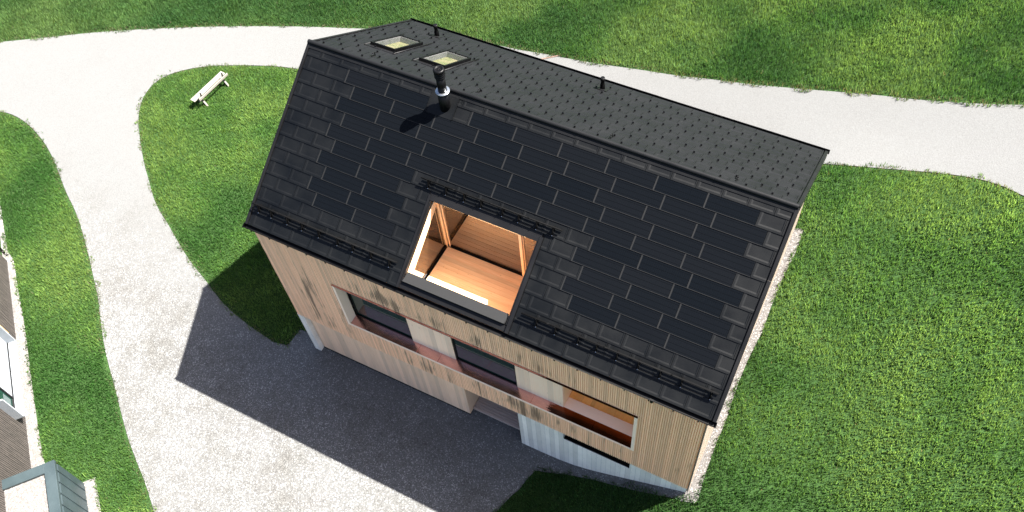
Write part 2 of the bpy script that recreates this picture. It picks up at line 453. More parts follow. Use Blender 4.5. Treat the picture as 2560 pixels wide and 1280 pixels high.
D = smooth_poly(OUT['D']); Dl = smooth_poly(OUT['Dl']); E_ = [tuple(p) for p in OUT['E']]
BEHIND = [(10.5, 8.9), (5.0, 9.8), (0.0, 9.6), (-5.0, 8.8)]
MEADOW = A + [(60, 16), (60, 80), (-70, 80), (-70, -20)]
ISLAND = Cc + [(-.45, -4.4), (-.45, 5.2), (10.5, 5.2)] + BEHIND
RIGHT = B + [(60, 10), (60, -40), (8.2, -40), (8.3, -12)] + E_[::-1] + [(14.3, 5.2), (10.5, 5.2), (10.5, 8.9)]
NB = Vector((-14.785, -7.029, 0)); ND = Vector((.767, -.642, 0)); NN = Vector((.642, .767, 0))
C0 = Vector((-5.06, -12.90, 0)) - NB; cd, cn = C0.dot(ND), C0.dot(NN)
def n2(d, n): p = NB + ND * d + NN * n; return (p.x, p.y)
LEFT = D + [n2(cd + 7, cn + .36), n2(cd - .04, cn + .36), n2(cd - .04, cn - 1.5)] + Dl[::-1] + [(-40, 6.5)]
DRIVE = (A + [(60, 15), (60, 10.1)] + B[::-1] + BEHIND + Cc + [(-.4, -4.3), (-.2, -3.0), (14.1, -4.5)] +
         [p for p in E_ if p[1] < -5.0] + [(8.3, -12), (8.0, -30), (0.5, -30)] + D[::-1] + [(-40, -9), (-60, -14)])

def sheet(name, poly, step, lift, m, label):
    xs = [p[0] for p in poly]; ys = [p[1] for p in poly]
    gx, gy = np.meshgrid(np.arange(max(min(xs), -32), min(max(xs), 30), step), np.arange(max(min(ys), -20), min(max(ys), 22), step))
    gx = gx.ravel() + rng.uniform(-.2, .2, gx.size) * step; gy = gy.ravel() + rng.uniform(-.2, .2, gy.size) * step
    ok = inside(poly, gx, gy)
    pts = [Vector(p) for p in poly] + [Vector((a, b)) for a, b in zip(gx[ok], gy[ok])]
    n = len(poly)
    r = geometry.delaunay_2d_cdt(pts, [(k, (k + 1) % n) for k in range(n)], [], 1, 1e-5)
    vx = np.array([p[0] for p in r[0]]); vy = np.array([p[1] for p in r[0]])
    cx = np.array([[vx[k] for k in f] for f in r[2]]).mean(1); cy = np.array([[vy[k] for k in f] for f in r[2]]).mean(1)
    keep = inside(poly, cx, cy)
    hz = height(vx, vy) + lift
    me = bpy.data.meshes.new(name)
    me.from_pydata(np.stack([vx, vy, hz], 1).tolist(), [], [f for f, k in zip(r[2], keep) if k])
    me.materials.append(m); me.polygons.foreach_set('use_smooth', [True] * len(me.polygons))
    o = bpy.data.objects.new(name, me); COL.objects.link(o)
    return tag(o, label, kind='structure')
sheet('gravel_road', DRIVE, .45, .0, M_GRAVEL, 'pale gravel lane and forecourt that wraps round the house')
STRIP = [(14.25, 4.75), (14.62, 4.75)] + E_[1:13] + [(13.9, -5.03), (14.0, -4.6), (14.25, -4.6)]
sheet('gravel_border', STRIP, .2, .008, M_STRIP, 'narrow pale gravel border along the gable wall')

# neighbour axes
NBSTRIP = [tuple((NB + ND * -4 + NN * -.2)[:2])] + [(-20.5, -2.6)] + Dl + [n2(cd - .06, cn - 1.45), n2(cd - .06, cn - 1.9)] + [tuple((NB + ND * 16 + NN * -.2)[:2])]
sheet('gravel_border', NBSTRIP, .25, .006, M_STRIP, 'pale gravel border at the foot of the dark timber house')

sheet('gravel_border', [n2(cd - .04, cn - .1), n2(cd - .04, cn + .38), n2(cd + 7, cn + .38), n2(cd + 7, cn - .1)], .25, .006, M_STRIP, 'pale gravel border along the seamed metal annex')

# drain line across the lane
mb = MB(); p0 = Vector(OUT['drain'][0]); p1 = Vector(OUT['drain'][1]); hz_ = float(height(*((p0 + p1) / 2))); dd = (p1 - p0).normalized(); nn = Vector((-dd.y, dd.x)) * .035
za, zb = float(height(*p0)), float(height(*p1))
mb.prism([(*(p0 + nn), za - .02), (*(p0 - nn), za - .02), (*(p1 - nn), zb - .02), (*(p1 + nn), zb - .02)], [(*(p0 + nn), za + .02), (*(p0 - nn), za + .02), (*(p1 - nn), zb + .02), (*(p1 + nn), zb + .02)])
o = mb.build('drain_channel', M_RUST)
tag(o, 'thin rusty drain channel crossing the pale lane behind the roof', 'drain')

# ------------------------------------------------------------------ camera
f_px = 2235.24
cam = bpy.data.cameras.new('camera'); cam.sensor_width = 36; cam.lens = 36 * f_px / 2560
cam.clip_start = .5; cam.clip_end = 2000
RC = [[0.8874149131527684, 0.4563231736732086, -0.06529879847833372], [0.3491360516878651, -0.7578381308095614, -0.5511672930248718], [-0.30099632776117335, 0.4663159107915654, -0.8318357301861357]]
CP = (15.2868, -14.7081, 18.5155 + Z0)
co = bpy.data.objects.new('camera', cam); COL.objects.link(co)
co.matrix_world = Matrix(((RC[0][0], -RC[1][0], -RC[2][0], CP[0]), (RC[0][1], -RC[1][1], -RC[2][1], CP[1]), (RC[0][2], -RC[1][2], -RC[2][2], CP[2]), (0, 0, 0, 1)))
scene.camera = co

# ------------------------------------------------------------------ grass
def in_view(x, y, z, m):
    d = np.stack([x - CP[0], y - CP[1], z - CP[2]], 1) @ np.array(RC).T
    u = f_px * d[:, 0] / d[:, 2] / 1280; v = f_px * d[:, 1] / d[:, 2] / 640
    return (np.abs(u) < 1 + m) & (np.abs(v) < 1 + 2 * m) & (d[:, 2] > 0)
def edge_dist(poly, x, y, seg):
    best = np.full(x.shape, 9.)
    for k in range(*seg):
        x0, y0 = poly[k]; x1, y1 = poly[(k + 1) % len(poly)]
        dx, dy = x1 - x0, y1 - y0; L = dx * dx + dy * dy + 1e-9
        t = np.clip(((x - x0) * dx + (y - y0) * dy) / L, 0, 1)
        best = np.minimum(best, np.hypot(x - x0 - t * dx, y - y0 - t * dy))
    return best
def grass(name, poly, bbox, dens, hmean, tones, label, seed, edge_seg, dark=1., avoid=None):
    r = np.random.default_rng(seed)
    x0, x1, y0, y1 = bbox
    n = int((x1 - x0) * (y1 - y0) * dens)
    x = r.uniform(x0, x1, n); y = r.uniform(y0, y1, n)
    z = height(x, y) - .01
    ok = in_view(x, y, z, .10) | (in_view(x, y, z, .55) & (r.random(n) < .3)); x, y, z = x[ok], y[ok], z[ok]
    # ragged border
    jx = (vnoise(x, y, 1.7, 5) - .5) * .26 + (vnoise(x, y, 6, 6) - .5) * .2 + r.normal(0, .022, len(x)); jy = (vnoise(x, y, 1.7, 8) - .5) * .26 + (vnoise(x, y, 6, 9) - .5) * .2 + r.normal(0, .022, len(x))
    ok = inside(poly, x + jx, y + jy)
    for q in ((.05, 0), (-.05, 0), (0, .05), (0, -.05)): ok |= inside(poly, x + jx + q[0], y + jy + q[1])
    if avoid is not None: ok &= ~avoid(x, y)
    x, y, z = x[ok], y[ok], z[ok]
    ed = edge_dist(poly, x, y, edge_seg)
    ok = r.random(len(x)) < np.clip(.55 + ed * 2.2, 0, 1); x, y, z, ed = x[ok], y[ok], z[ok], ed[ok]
    n = len(x)
    patch = vnoise(x, y, .22, seed + 1) * .6 + vnoise(x, y, .75, seed + 2) * .4
    clump = vnoise(x, y, 3.2, seed + 3) * .6 + vnoise(x, y, 7.5, seed + 4) * .4
    h = hmean * (.55 + .75 * clump) * r.uniform(.6, 1.35, n) * np.clip(.7 + ed * 1.2, 0, 1)
    w = r.uniform(.007, .015, n)
    a = r.uniform(0, 2 * math.pi, n)
    lean = r.uniform(.05, .55, n) * h; la = r.normal(.6, 1.1, n) + vnoise(x, y, .5, seed + 7) * 4
    lx, ly = np.cos(la) * lean, np.sin(la) * lean
    wx, wy = np.cos(a) * w, np.sin(a) * w
    V = np.empty((n, 5, 3), np.float32)
    V[:, 0] = np.stack([x - wx, y - wy, z], 1); V[:, 1] = np.stack([x + wx, y + wy, z], 1)
    V[:, 2] = np.stack([x + wx * .8 + lx * .35, y + wy * .8 + ly * .35, z + h * .6], 1)
    V[:, 3] = np.stack([x - wx * .8 + lx * .35, y - wy * .8 + ly * .35, z + h * .6], 1)
    V[:, 4] = np.stack([x + lx, y + ly, z + h], 1)
    base = np.arange(n, dtype=np.int32)[:, None] * 5
    loops = np.concatenate([base + np.array([0, 1, 2, 3], np.int32), base + np.array([3, 2, 4], np.int32)], 1).ravel()
    ls = (np.arange(n, dtype=np.int32)[:, None] * 7 + np.array([0, 4], np.int32)).ravel()
    lt = np.tile(np.array([4, 3], np.int32), n)
    me = bpy.data.meshes.new(name)
    me.vertices.add(n * 5); me.vertices.foreach_set('co', V.ravel())
    me.loops.add(n * 7); me.loops.foreach_set('vertex_index', loops)
    me.polygons.add(n * 2); me.polygons.foreach_set('loop_start', ls); me.polygons.foreach_set('loop_total', lt)
    me.update(calc_edges=True)
    # colour of each blade: patches of lush and yellowish grass, straw at the trampled border
    tl = np.array(tones[0]); tm = np.array(tones[1]); th = np.array(tones[2])
    k = np.clip((patch - .5) * 2.4 + .5 + r.normal(0, .2, n), 0, 1)[:, None]
    c = np.where(k < .5, tl + (tm - tl) * k * 2, tm + (th - tm) * (k - .5) * 2)
    c = c * 1.1 * r.lognormal(0, .19, n)[:, None] * (.70 + .60 * clump)[:, None]
    straw = (r.random(n) < np.clip(.5 - ed * 2.2, .004, 1))[:, None]
    c = np.where(straw, np.array([.13, .115, .07]) * r.uniform(.6, 1.2, n)[:, None], c) * dark
    col = np.ones((n, 5, 4), np.float32); col[:, :, :3] = c[:, None, :]
    at = me.attributes.new('Col', 'FLOAT_COLOR', 'POINT'); at.data.foreach_set('color', col.ravel())
    me.materials.append(M_BLADE)
    o = bpy.data.objects.new(name, me); COL.objects.link(o)
    print(name, n)
    return tag(o, label, 'grass', kind='stuff')
LUSH = ((.023, .066, .013), (.056, .118, .025), (.104, .165, .040))
SOFT = ((.024, .066, .017), (.058, .120, .033), (.106, .172, .052))
DEEP = ((.022, .060, .017), (.048, .100, .029), (.082, .136, .043))
DENS = 820
grass('meadow_grass', MEADOW, (-36, 32, -4, 34), DENS, .17, DEEP, 'tall green meadow grass beyond the far side of the pale lane', 21, (0, len(A) - 1))
grass('lawn_grass', ISLAND, (-17, 3, -6, 10), DENS, .12, LUSH, 'bright mown grass around the bench, left of the black roof', 31, (0, len(Cc) - 1), 1., lambda x, y: (x > -.6) & (y > -4.85) & (y < 5.3))
grass('lawn_grass', LEFT, (-32, 2, -20, 4), DENS, .12, LUSH, 'bright grass strip between the dark timber house and the drive', 41, (0, len(D) - 1))
grass('lawn_grass', RIGHT, (7, 34, -18, 12), DENS, .14, SOFT, 'wide sloping green lawn right of the gable gravel border', 51, (0, len(B) - 1), 1., lambda x, y: (x > -1) & (x < 14.33) & (y > -4.85) & (y < 5.3))

# ------------------------------------------------------------------ the house
house = thing('house', (6.9, 0, 0), 'tall timber-clad gabled house with a black solar-tiled roof and a cut-in roof terrace', 'house')
UL, UR = -.46, 14.395
NB_ROWS = 13
SF = 13 * .42 + V0            # slope length front
SB = 13 * .42 + .50           # slope length back
VB0 = .50
TER = (5.0, 8.36, 2.78 + V0)  # roof terrace opening u0 u1 s0

# --- roof deck (front slope has the terrace opening, back slope two skylight openings)
SKY = ((.62, 1.40, 1.72, 3.34), (2.40, 3.20, 1.72, 3.34))
roof = MB()
H0, H1 = -.30, -.035
for a in ((UL, TER[0] - .06, .0, SF - .02), (TER[0] - .06, TER[1] + .06, .0, TER[2] - .04), (TER[1] + .06, UR, .0, SF - .02)):
    roof.slab(-1, a[0], a[1], a[2], a[3], H0, H1)
(a0, a1, b0, b1), (c0, c1, d0, d1) = SKY
for a in ((UL, UR, 0, b0), (UL, UR, b1, SB - .02), (UL, a0, b0, b1), (a1, c0, b0, b1), (c1, UR, b0, b1)):
    roof.slab(1, a[0], a[1], a[2], a[3], H0, H1)
roof_o = roof.build('roof', M_TRIM, house)

# --- folded metal tiles
def rect_minus(rects, hole):
    out = []
    for (a, b, c, d) in rects:
        p, q, r_, s_ = hole
        if p >= b or q <= a or r_ >= d or s_ <= c: out.append((a, b, c, d)); continue
        if c < r_: out.append((a, b, c, r_))
        if d > s_: out.append((a, b, s_, d))
        c2, d2 = max(c, r_), min(d, s_)
        if a < p: out.append((a, p, c2, d2))
        if b > q: out.append((q, b, c2, d2))
    return [r for r in out if r[1] - r[0] > .012 and r[3] - r[2] > .012]
def tile(mb, side, u0, u1, s0, s1, clip, wob=0.):
    """one tile: flat rim, recessed field with folded bevels, lower edge lifted over the next course."""
    us = [u0 + .004, u0 + .055, u0 + .095, u1 - .055, u1 - .036, u1 - .006]
    ss = [s0, s1 - .098, s1 - .056, s1]
    lift = lambda s: .004 + .014 * (s - s0) / .42
    def hh(i, j):
        rec = -.008 if (2 <= i <= 3 and j <= 1) else 0.
        return rec
    jit = [[random.uniform(-wob, wob) for _ in ss] for _ in us]
    for i in range(5):
        for j in range(3):
            a, b = max(us[i], clip[0]), min(us[i + 1], clip[1]); c, d = max(ss[j], clip[2]), min(ss[j + 1], clip[3])
            if b - a < .004 or d - c < .004: continue
            def P(u, s):
                fu = (u - us[i]) / (us[i + 1] - us[i]); fs = (s - ss[j]) / (ss[j + 1] - ss[j])
                e = lambda p, q: hh(p, q) + jit[p][q]
                h = (e(i, j) * (1 - fu) + e(i + 1, j) * fu) * (1 - fs) + (e(i, j + 1) * (1 - fu) + e(i + 1, j + 1) * fu) * fs
                return rp(side, u, s, h + lift(s))
            q = [P(a, d), P(b, d), P(b, c), P(a, c)]
            mb.poly(q if side < 0 else q[::-1])
            if j == 2 and d > s1 - .002:   # lower fold
                lo = [rp(side, a, d, -.016), rp(side, b, d, -.016)]
                q2 = [lo[0], lo[1], q[1], q[0]]
                mb.poly(q2 if side < 0 else q2[::-1])
    # little fold tab under the side seam
    if clip[0] < u0 < clip[1] and clip[3] >= s1 - .001 and side < 0:
        mb.slab(side, u0 - .016, u0 + .010, s1 - .01, s1 + .022, -.012, .016)
solar_spans = {}
def solar_cells(k):
    """start u of every solar module in course k of the front slope."""
    if k < 0 or k > 9: return []
    if k == 0: spans = ((1.05, 3.85), (5.25, 13.65))
    elif k < 5: spans = ((1.05, 13.65),) if k % 2 == 0 else ((1.4, 14.0),)
    else: spans = ((1.05, 3.85), (9.45, 13.65)) if k % 2 == 0 else ((1.4, 4.2), (9.8, 14.0))
    out = []
    for a, b in spans:
        n = round((b - a) / 1.4); out += [a + 1.4 * i for i in range(n)]
    return out
ft = MB(); cells = []
CHIM = (3.86, 4.76, .02, V0 + .44)
for k in range(-1, 13):
    s0 = V0 + k * .42; s1 = s0 + .42
    off = .35 if k % 2 == 0 else 0.
    sol = solar_cells(k)
    for a in sol: cells.append((a, s0))
    holes = [(a, a + 1.4, s0, s1) for a in sol] + [CHIM, (TER[0] - .13, TER[1] + .17, TER[2] - .27, 99)]
    for j in range(-2, 23):
        u0 = off + .7 * j; u1 = u0 + .7
        if u1 <= UL or u0 >= UR: continue
        rc = [(max(u0, UL), min(u1, UR), max(s0, .03), s1)]
        for h in holes: rc = rect_minus(rc, h)
        for c in rc: tile(ft, -1, u0, u1, s0, s1, c, .0006)
ft.build('roof_covering', M_TILE, roof_o)
bt = MB()
KEEP = [(a - .12, b + .12, c - .12, d + .10) for a, b, c, d in SKY]
for k in range(-1, 13):
    s0 = VB0 + k * .42; s1 = s0 + .42
    off = .35 if k % 2 == 0 else 0.
    for j in range(-2, 23):
        u0 = off + .7 * j; u1 = u0 + .7
        if u1 <= UL or u0 >= UR: continue
        rc = [(max(u0, UL), min(u1, UR), max(s0, .03), s1)]
        for h in KEEP: rc = rect_minus(rc, h)
        for c in rc: tile(bt, 1, u0, u1, s0, s1, c, .0025)
bt.build('roof_covering', M_TILE_LIT, roof_o)

# --- solar roof tiles, one module each
def solar_mesh():
    mb = MB(); P = lambda u, s, h: (u, -s, h)
    h0, h1 = .006, .022
    lift = lambda s: h0 + (h1 - h0) * s / .42
    def quad(a, b, c, d, mi, dz=0.):
        mb.poly([P(a, d, lift(d) + dz), P(b, d, lift(d) + dz), P(b, c, lift(c) + dz), P(a, c, lift(c) + dz)], mi,
                [(a, d), (b, d), (b, c), (a, c)])
    quad(.045, 1.395, 0, .405, 0); quad(.004, .045, 0, .42, 1, .004); quad(.045, 1.395, .405, .42, 1, .0)
    mb.poly([P(.045, 0, lift(0)), P(.045, 0, lift(0) + .004), P(.045, .42, lift(.42) + .004), P(.045, .42, lift(.42))], 1, [(0, 0)] * 4)
    mb.poly([P(.004, .42, -.02), P(1.395, .42, -.02), P(1.395, .42, lift(.42)), P(.004, .42, lift(.42))], 2, [(0, 0)] * 4)
    mb.poly([P(1.395, .42, -.02), P(1.395, 0, -.02), P(1.395, 0, lift(0)), P(1.395, .42, lift(.42))], 2, [(0, 0)] * 4)
    mb.poly([P(.004, 0, -.02), P(.004, .42, -.02), P(.004, .42, lift(.42) + .004), P(.004, 0, lift(0) + .004)], 1, [(0, 0)] * 4)
    # fold tab
    mb.poly([P(-.02, .415, .02), P(.012, .415, .02), P(.012, .445, .012), P(-.02, .445, .012)], 2, [(0, 0)] * 4)
    return mb.mesh('solar_tile', [M_SOLAR, M_RIM, M_BLACK])
sm = solar_mesh()
for a, s in cells:
    o = bpy.data.objects.new('solar_tile', sm); COL.objects.link(o); adopt(o, roof_o)
    p = rp(-1, a, s, 0.)
    # local x along the ridge, local -y down the slope, local z off the slope
    o.matrix_basis = Matrix(((1, 0, 0, p[0]), (0, CA, -SA, p[1]), (0, SA, CA, p[2]), (0, 0, 0, 1)))

# --- ridge roll
mb = MB(); n = 14
prof = [(-.150, -.085)] + [(-.085, -.035)] + [(.072 * math.cos(w), .012 + .072 * math.sin(w)) for w in [math.pi * (1.12 - 1.24 * k / n) for k in range(n + 1)]] + [(.085, -.035), (.150, -.085)]
ends = [UL - .10] + [UL + .9 + i * 1.98 for i in range(7)] + [UR + .10]
for a, b in zip(ends[:-1], ends[1:]):
    r0 = [(a, y, Z0 + z + .012) for y, z in prof]; r1 = [(b - .004, y, Z0 + z + .012) for y, z in prof]
    for k in range(len(prof) - 1): mb.poly([r0[k], r0[k + 1], r1[k + 1], r1[k]], 0, None, True)
    if a > UL:   # lapped joint
        q = [(a - .03, y * 1.05, Z0 + z * 1.03 + .015) for y, z in prof[2:-2]]; q2 = [(a + .03, y * 1.05, Z0 + z * 1.03 + .015) for y, z in prof[2:-2]]
        for k in range(len(q) - 1): mb.poly([q[k], q[k + 1], q2[k + 1], q2[k]], 0, None, True)
for x, flip in ((ends[0], 1), (ends[-1], 0)):
    q = [(x, y, Z0 + z + .012) for y, z in prof]
    mb.poly(q if flip else q[::-1])
mb.build('ridge_cap', M_TILE_LIT, roof_o)  # lighter tile tone paints the sun catching the ridge

# --- verge trims
for side, S in ((-1, SF), (1, SB)):
    for u0, u1 in ((UL - .115, UL - .03), (UR + .035, UR + .132)):
        mb = MB(); brk = [0.02, S * .34, S * .67, S + .01]
        for a, b in zip(brk[:-1], brk[1:]):
            mb.slab(side, u0, u1, a, b - .004, -.20, .035)
        g0, g1 = (u1 + .001, UL + .01) if u0 < 0 else (UR - .01, u0 - .001)
        mb.slab(side, g0, g1, .02, S, -.22, -.034)
        mb.build('verge_trim', M_TRIM, roof_o, .006)

# --- gutters
def gutter(side, S, name):
    y0 = side * (S * CA - .02); z0 = Z0 - S * SA
    mb = MB(); n = 12; r_ = .072; cy = y0 + side * .085; cz = z0 - .04
    xs = (UL - .15, UR + .16)
    ring = [(cy + side * r_ * math.cos(w), cz + r_ * math.sin(w)) for w in [-math.pi + math.pi * k / n for k in range(n + 1)]]
    ring = [(ring[0][0], ring[0][1] + .05)] + ring + [(ring[-1][0], ring[-1][1] + .012)]
    for k in range(len(ring) - 1):
        a, b = ring[k], ring[k + 1]
        mb.poly([(xs[0], *a), (xs[1], *a), (xs[1], *b), (xs[0], *b)], 0, None, True)
    mb.tube((xs[0], ring[-1][0], ring[-1][1]), (xs[1], ring[-1][0], ring[-1][1]), .011, n=8)
    for x in xs:
        mb.prism([(x - .006, *p) for p in ring], [(x + .006, *p) for p in ring])
    g = mb.build(name, M_BLACK, roof_o)
    return g, cy, cz
g, gy, gz = gutter(-1, SF, 'gutter'); gutter(1, SB, 'gutter')
# gutter brackets show as small lugs below the lip, plus the outlet with its downpipe bend
lug = MB()
lug.box(0, .03, gy - .082, gy - .076, gz - .076, gz + .02); lug.box(0, .03, gy - .082, gy + .09, gz - .082, gz - .076)
lug_me = lug.mesh('gutter_bracket', M_BLACK)
for i in range(22):
    o = bpy.data.objects.new('gutter_bracket', lug_me); COL.objects.link(o); adopt(o, roof_o); o.matrix_basis = Matrix.Translation((-.3 + i * .685, 0, 0))
br = MB()
br.lathe((12.80, gy - .005, gz - .19), [(.05, 0), (.05, .05), (.062, .12), (.062, .13)], 16)
br.tube((12.80, gy - .005, gz - .17), (12.80, gy + .10, gz - .30), .045)
br.build('gutter_outlet', M_BLACK, house)

# --- snow guards: plates with three pipes
def guard(s_mid, posts, u0, u1, joints):
    # s_mid: foot line of the plates
    first = MB()
    o = None
    rails = [(s_mid - .175, .225), (s_mid - .172, .145), (s_mid - .168, .065)]
    rail0 = None
    g = None
    mbs = []
    for q, (s, h) in enumerate(rails):
        mb = MB(); mb.tube(rp(-1, u0, s, h), rp(-1, u1, s, h), .021, n=10)
        for j in joints: mb.tube(rp(-1, j - .05, s, h), rp(-1, j + .05, s, h), .022, n=10)
        mbs.append(mb)
    foot = MB()
    foot.slab(-1, u0 + .15, u1 - .15, s_mid + .035, s_mid + .05, .012, .020)
    g = foot.build('snow_guard', M_GUARD, house)
    for mb in mbs: mb.build('rail', M_GUARD, g)
    for u in posts:
        p = MB()
        prof = [(s_mid - .195, .245), (s_mid - .15, .255), (s_mid - .12, .18), (s_mid - .05, .105), (s_mid + .035, .045), (s_mid + .04, .014), (s_mid - .21, .014), (s_mid - .20, .10)]
        p.prism([rp(-1, u - .006, s, h) for s, h in prof], [rp(-1, u + .006, s, h) for s, h in prof])
        p.slab(-1, u - .03, u + .03, s_mid - .22, s_mid + .09, .012, .020)
        p.tube(rp(-1, u + .015, s_mid + .06, .02), rp(-1, u + .015, s_mid + .06, .045), .013, n=8, mi=1)
        p.build('bracket', [M_GUARD, M_RING], g)
guard(11.80 * .42 + V0, (-.25, .22, .82, 1.36, 1.97, 2.64, 3.18, 3.81, 4.44), -.42, 4.68, (.5, 2.3, 3.5))
guard(5.78 * .42 + V0, (4.76, 5.34, 5.93, 6.47, 7.15, 7.65, 8.21, 8.70), 4.55, 8.95, (5.6, 6.8, 8.0))
guard(11.71 * .42 + V0, (9.17, 9.74, 10.42, 10.96, 11.55, 12.16, 12.77, 13.36, 14.16), 8.72, 14.34, (9.5, 11.2, 13.1))

# --- snow stoppers of the back slope
def stopper_mesh():
    mb = MB(); pr = [(0, 0), (.034, 0), (.034, .036), (.02, .050), (.005, .045)]
    mb.prism([(-.025, -s, h) for s, h in pr], [(.025, -s, h) for s, h in pr])
    mb.prism([(-.010, .12, .0), (.010, .12, .0), (.010, 0, .0), (-.010, 0, .0)], [(-.010, .12, .006), (.010, .12, .006), (.010, 0, .006), (-.010, 0, .006)])
    return mb
spots = []
for k in range(0, 13):
    s = .30 + .42 * k
    off = .45 if k % 2 == 0 else .10
    for j in range(-1, 21):
        u = off + .7 * j - (.0 if k % 2 == 0 else 0.)
        if u < UL + .1 or u > UR - .1: continue
        if any(a - .14 < u < b + .22 and c - .1 < s < d + .25 for a, b, c, d in SKY): continue
        spots.append((u, s, (Vector(rp(1, u, s, 0)) - Vector(CP)).length))
spots.sort(key=lambda q: q[2])
stm = stopper_mesh(); stme = stm.mesh('snow_stopper', M_BLACK)
def back_matrix(u, s, h=.0):
    p = rp(1, u, s, h)   # local -y down the back slope
    return Matrix(((-1, 0, 0, p[0]), (0, -CA, SA, p[1]), (0, SA, CA, p[2]), (0, 0, 0, 1)))
for u, s, _ in spots[:100]:
    o = bpy.data.objects.new('snow_stopper', stme); COL.objects.link(o); adopt(o, roof_o)
    o.matrix_basis = back_matrix(u, s, .012)
rest = MB()
for u, s, _ in spots[100:]:
    M = back_matrix(u, s, .012); i = len(rest.v)
    rest.v += [tuple(M @ Vector(p)) for p in stm.v]; rest.f += [tuple(i + k for k in f) for f in stm.f]; rest.mi += stm.mi
tag(rest.build('snow_stoppers', M_BLACK, roof_o), kind='stuff')

# --- roof hooks, vent pipes
for u, s, side in ((1.30, .55, 1), (4.97, .5, 1), (9.17, .38, 1), (12.76, .42, 1)):
    mb = MB()
    mb.slab(side, u - .02, u + .02, s - .05, s + .26, .014, .024)
    mb.tube(rp(side, u, s + .24, .02), rp(side, u, s + .20, .10), .014, n=8)
    mb.tube(rp(side, u, s + .20, .10), rp(side, u, s + .08, .09), .014, n=8)
    mb.tube(rp(side, u, s + .08, .09), rp(side, u + .05, s + .02, .03), .010, n=8)
    mb.build('roof_hook', M_BLACK, house)
for u, s in ((1.08, 5.05), (7.29, 5.04)):
    p = rp(1, u, s, 0)
    mb = MB(); mb.lathe((p[0], p[1], p[2] - .06), [(.082, 0), (.082, .26), (.062, .30), (.062, .44), (.072, .445), (.072, .56), (.052, .565)], 20)
    v = mb.build('vent_pipe', M_BLACK, house)
    mb = MB(); mb.slab(1, u - .2, u + .2, s - .24, s + .24, .012, .020); mb.build('flashing', M_TRIM, v)

# --- skylights
for (a, b, c, d) in SKY:
    hh = .115
    fr = MB(); w = .065
    for q in ((a - w, b + w, c - w, c), (a - w, b + w, d, d + w), (a - w, a, c, d), (b, b + w, c, d)):
        fr.slab(1, q[0], q[1], q[2], q[3], -.02, hh)
    sk = fr.build('skylight', M_BLACK, house, .006)
    gl = MB(); gl.slab(1, a, b, c, d, hh - .03, hh - .022); gl.build('pane', M_CLEAR, sk)
    ln = MB(); t_ = .03
    for q in ((a, b, c, c + t_), (a, b, d - t_, d), (a, a + t_, c + t_, d - t_), (b - t_, b, c + t_, d - t_)):
        ln.slab(1, q[0], q[1], q[2], q[3], -.12, hh - .035)
    ln.build('shaft_lining', M_SHAFT, sk)
    fl = MB(); fl.slab(1, a + .002, b - .002, c + .002, d - .002, -.12, -.09); fl.build('reflection_sheet', M_SKYREFLECT, sk)  # added sheet whose green-beige colour stands in for the reflected hillside
    fs = MB()
    fs.slab(1, a - .16, a - w - .004, c - .2, d + .25, .0, .018); fs.slab(1, b + w + .004, b + .16, c - .2, d + .25, .0, .018)
    fs.slab(1, a - .16, b + .16, c - .24, c - w - .004, .0, .016); fs.slab(1, a - .16, b + .16, d + w + .004, d + .14, .0, .016)
    for x in (a - .15, b + .14):
        fs.tube(rp(1, x, c - .25, .025), rp(1, x, d + .5, .035), .016, n=8)
    fs.build('flashing', M_TRIM, sk)

# --- chimney
cb = (4.408, -.413, zz(-.27))
mb = MB(); mb.lathe((cb[0], cb[1], cb[2] - .3), [(.165, 0), (.165, .93)], 32)
ch = mb.build('chimney', M_BLACK, house)
mb = MB(); mb.lathe((cb[0], cb[1], cb[2] + .615), [(.12, 0), (.205, .0), (.208, .02), (.200, .035), (.12, .04)], 40); mb.build('collar', M_RING, ch)
mb = MB(); mb.lathe((cb[0], cb[1], cb[2] + .60), [(.128, 0), (.128, .60)], 32); mb.build('flue', M_BLACK, ch)
mb = MB(); z = .0; prof = []
for k in range(3):
    prof += [(.132, z), (.155, z + .012), (.155, z + .048), (.130, z + .058)]; z += .072
prof += [(.15, z), (.162, z + .01), (.162, z + .06), (.145, z + .088), (.10, z + .098), (.095, z + .092), (.02, z + .09)]
mb.lathe((cb[0], cb[1], cb[2] + 1.18), prof, 32)
for k in range(4):
    w = k * math.pi / 4
    dx, dy = math.cos(w) * .09, math.sin(w) * .09
    mb.tube((cb[0] - dx, cb[1] - dy, cb[2] + 1.18 + z + .096), (cb[0] + dx, cb[1] + dy, cb[2] + 1.18 + z + .096), .005, n=6)
mb.build('cowl', M_BLACK, ch)
mb = MB(); mb.slab(-1, CHIM[0] + .005, CHIM[1] - .005, CHIM[2], CHIM[3] - .004, .004, .018)
mb.slab(-1, CHIM[0] + .005, CHIM[0] + .03, CHIM[2], CHIM[3] - .004, .019, .035); mb.slab(-1, CHIM[1] - .03, CHIM[1] - .005, CHIM[2], CHIM[3] - .004, .019, .035)
mb.build('flashing', M_TILE, ch)

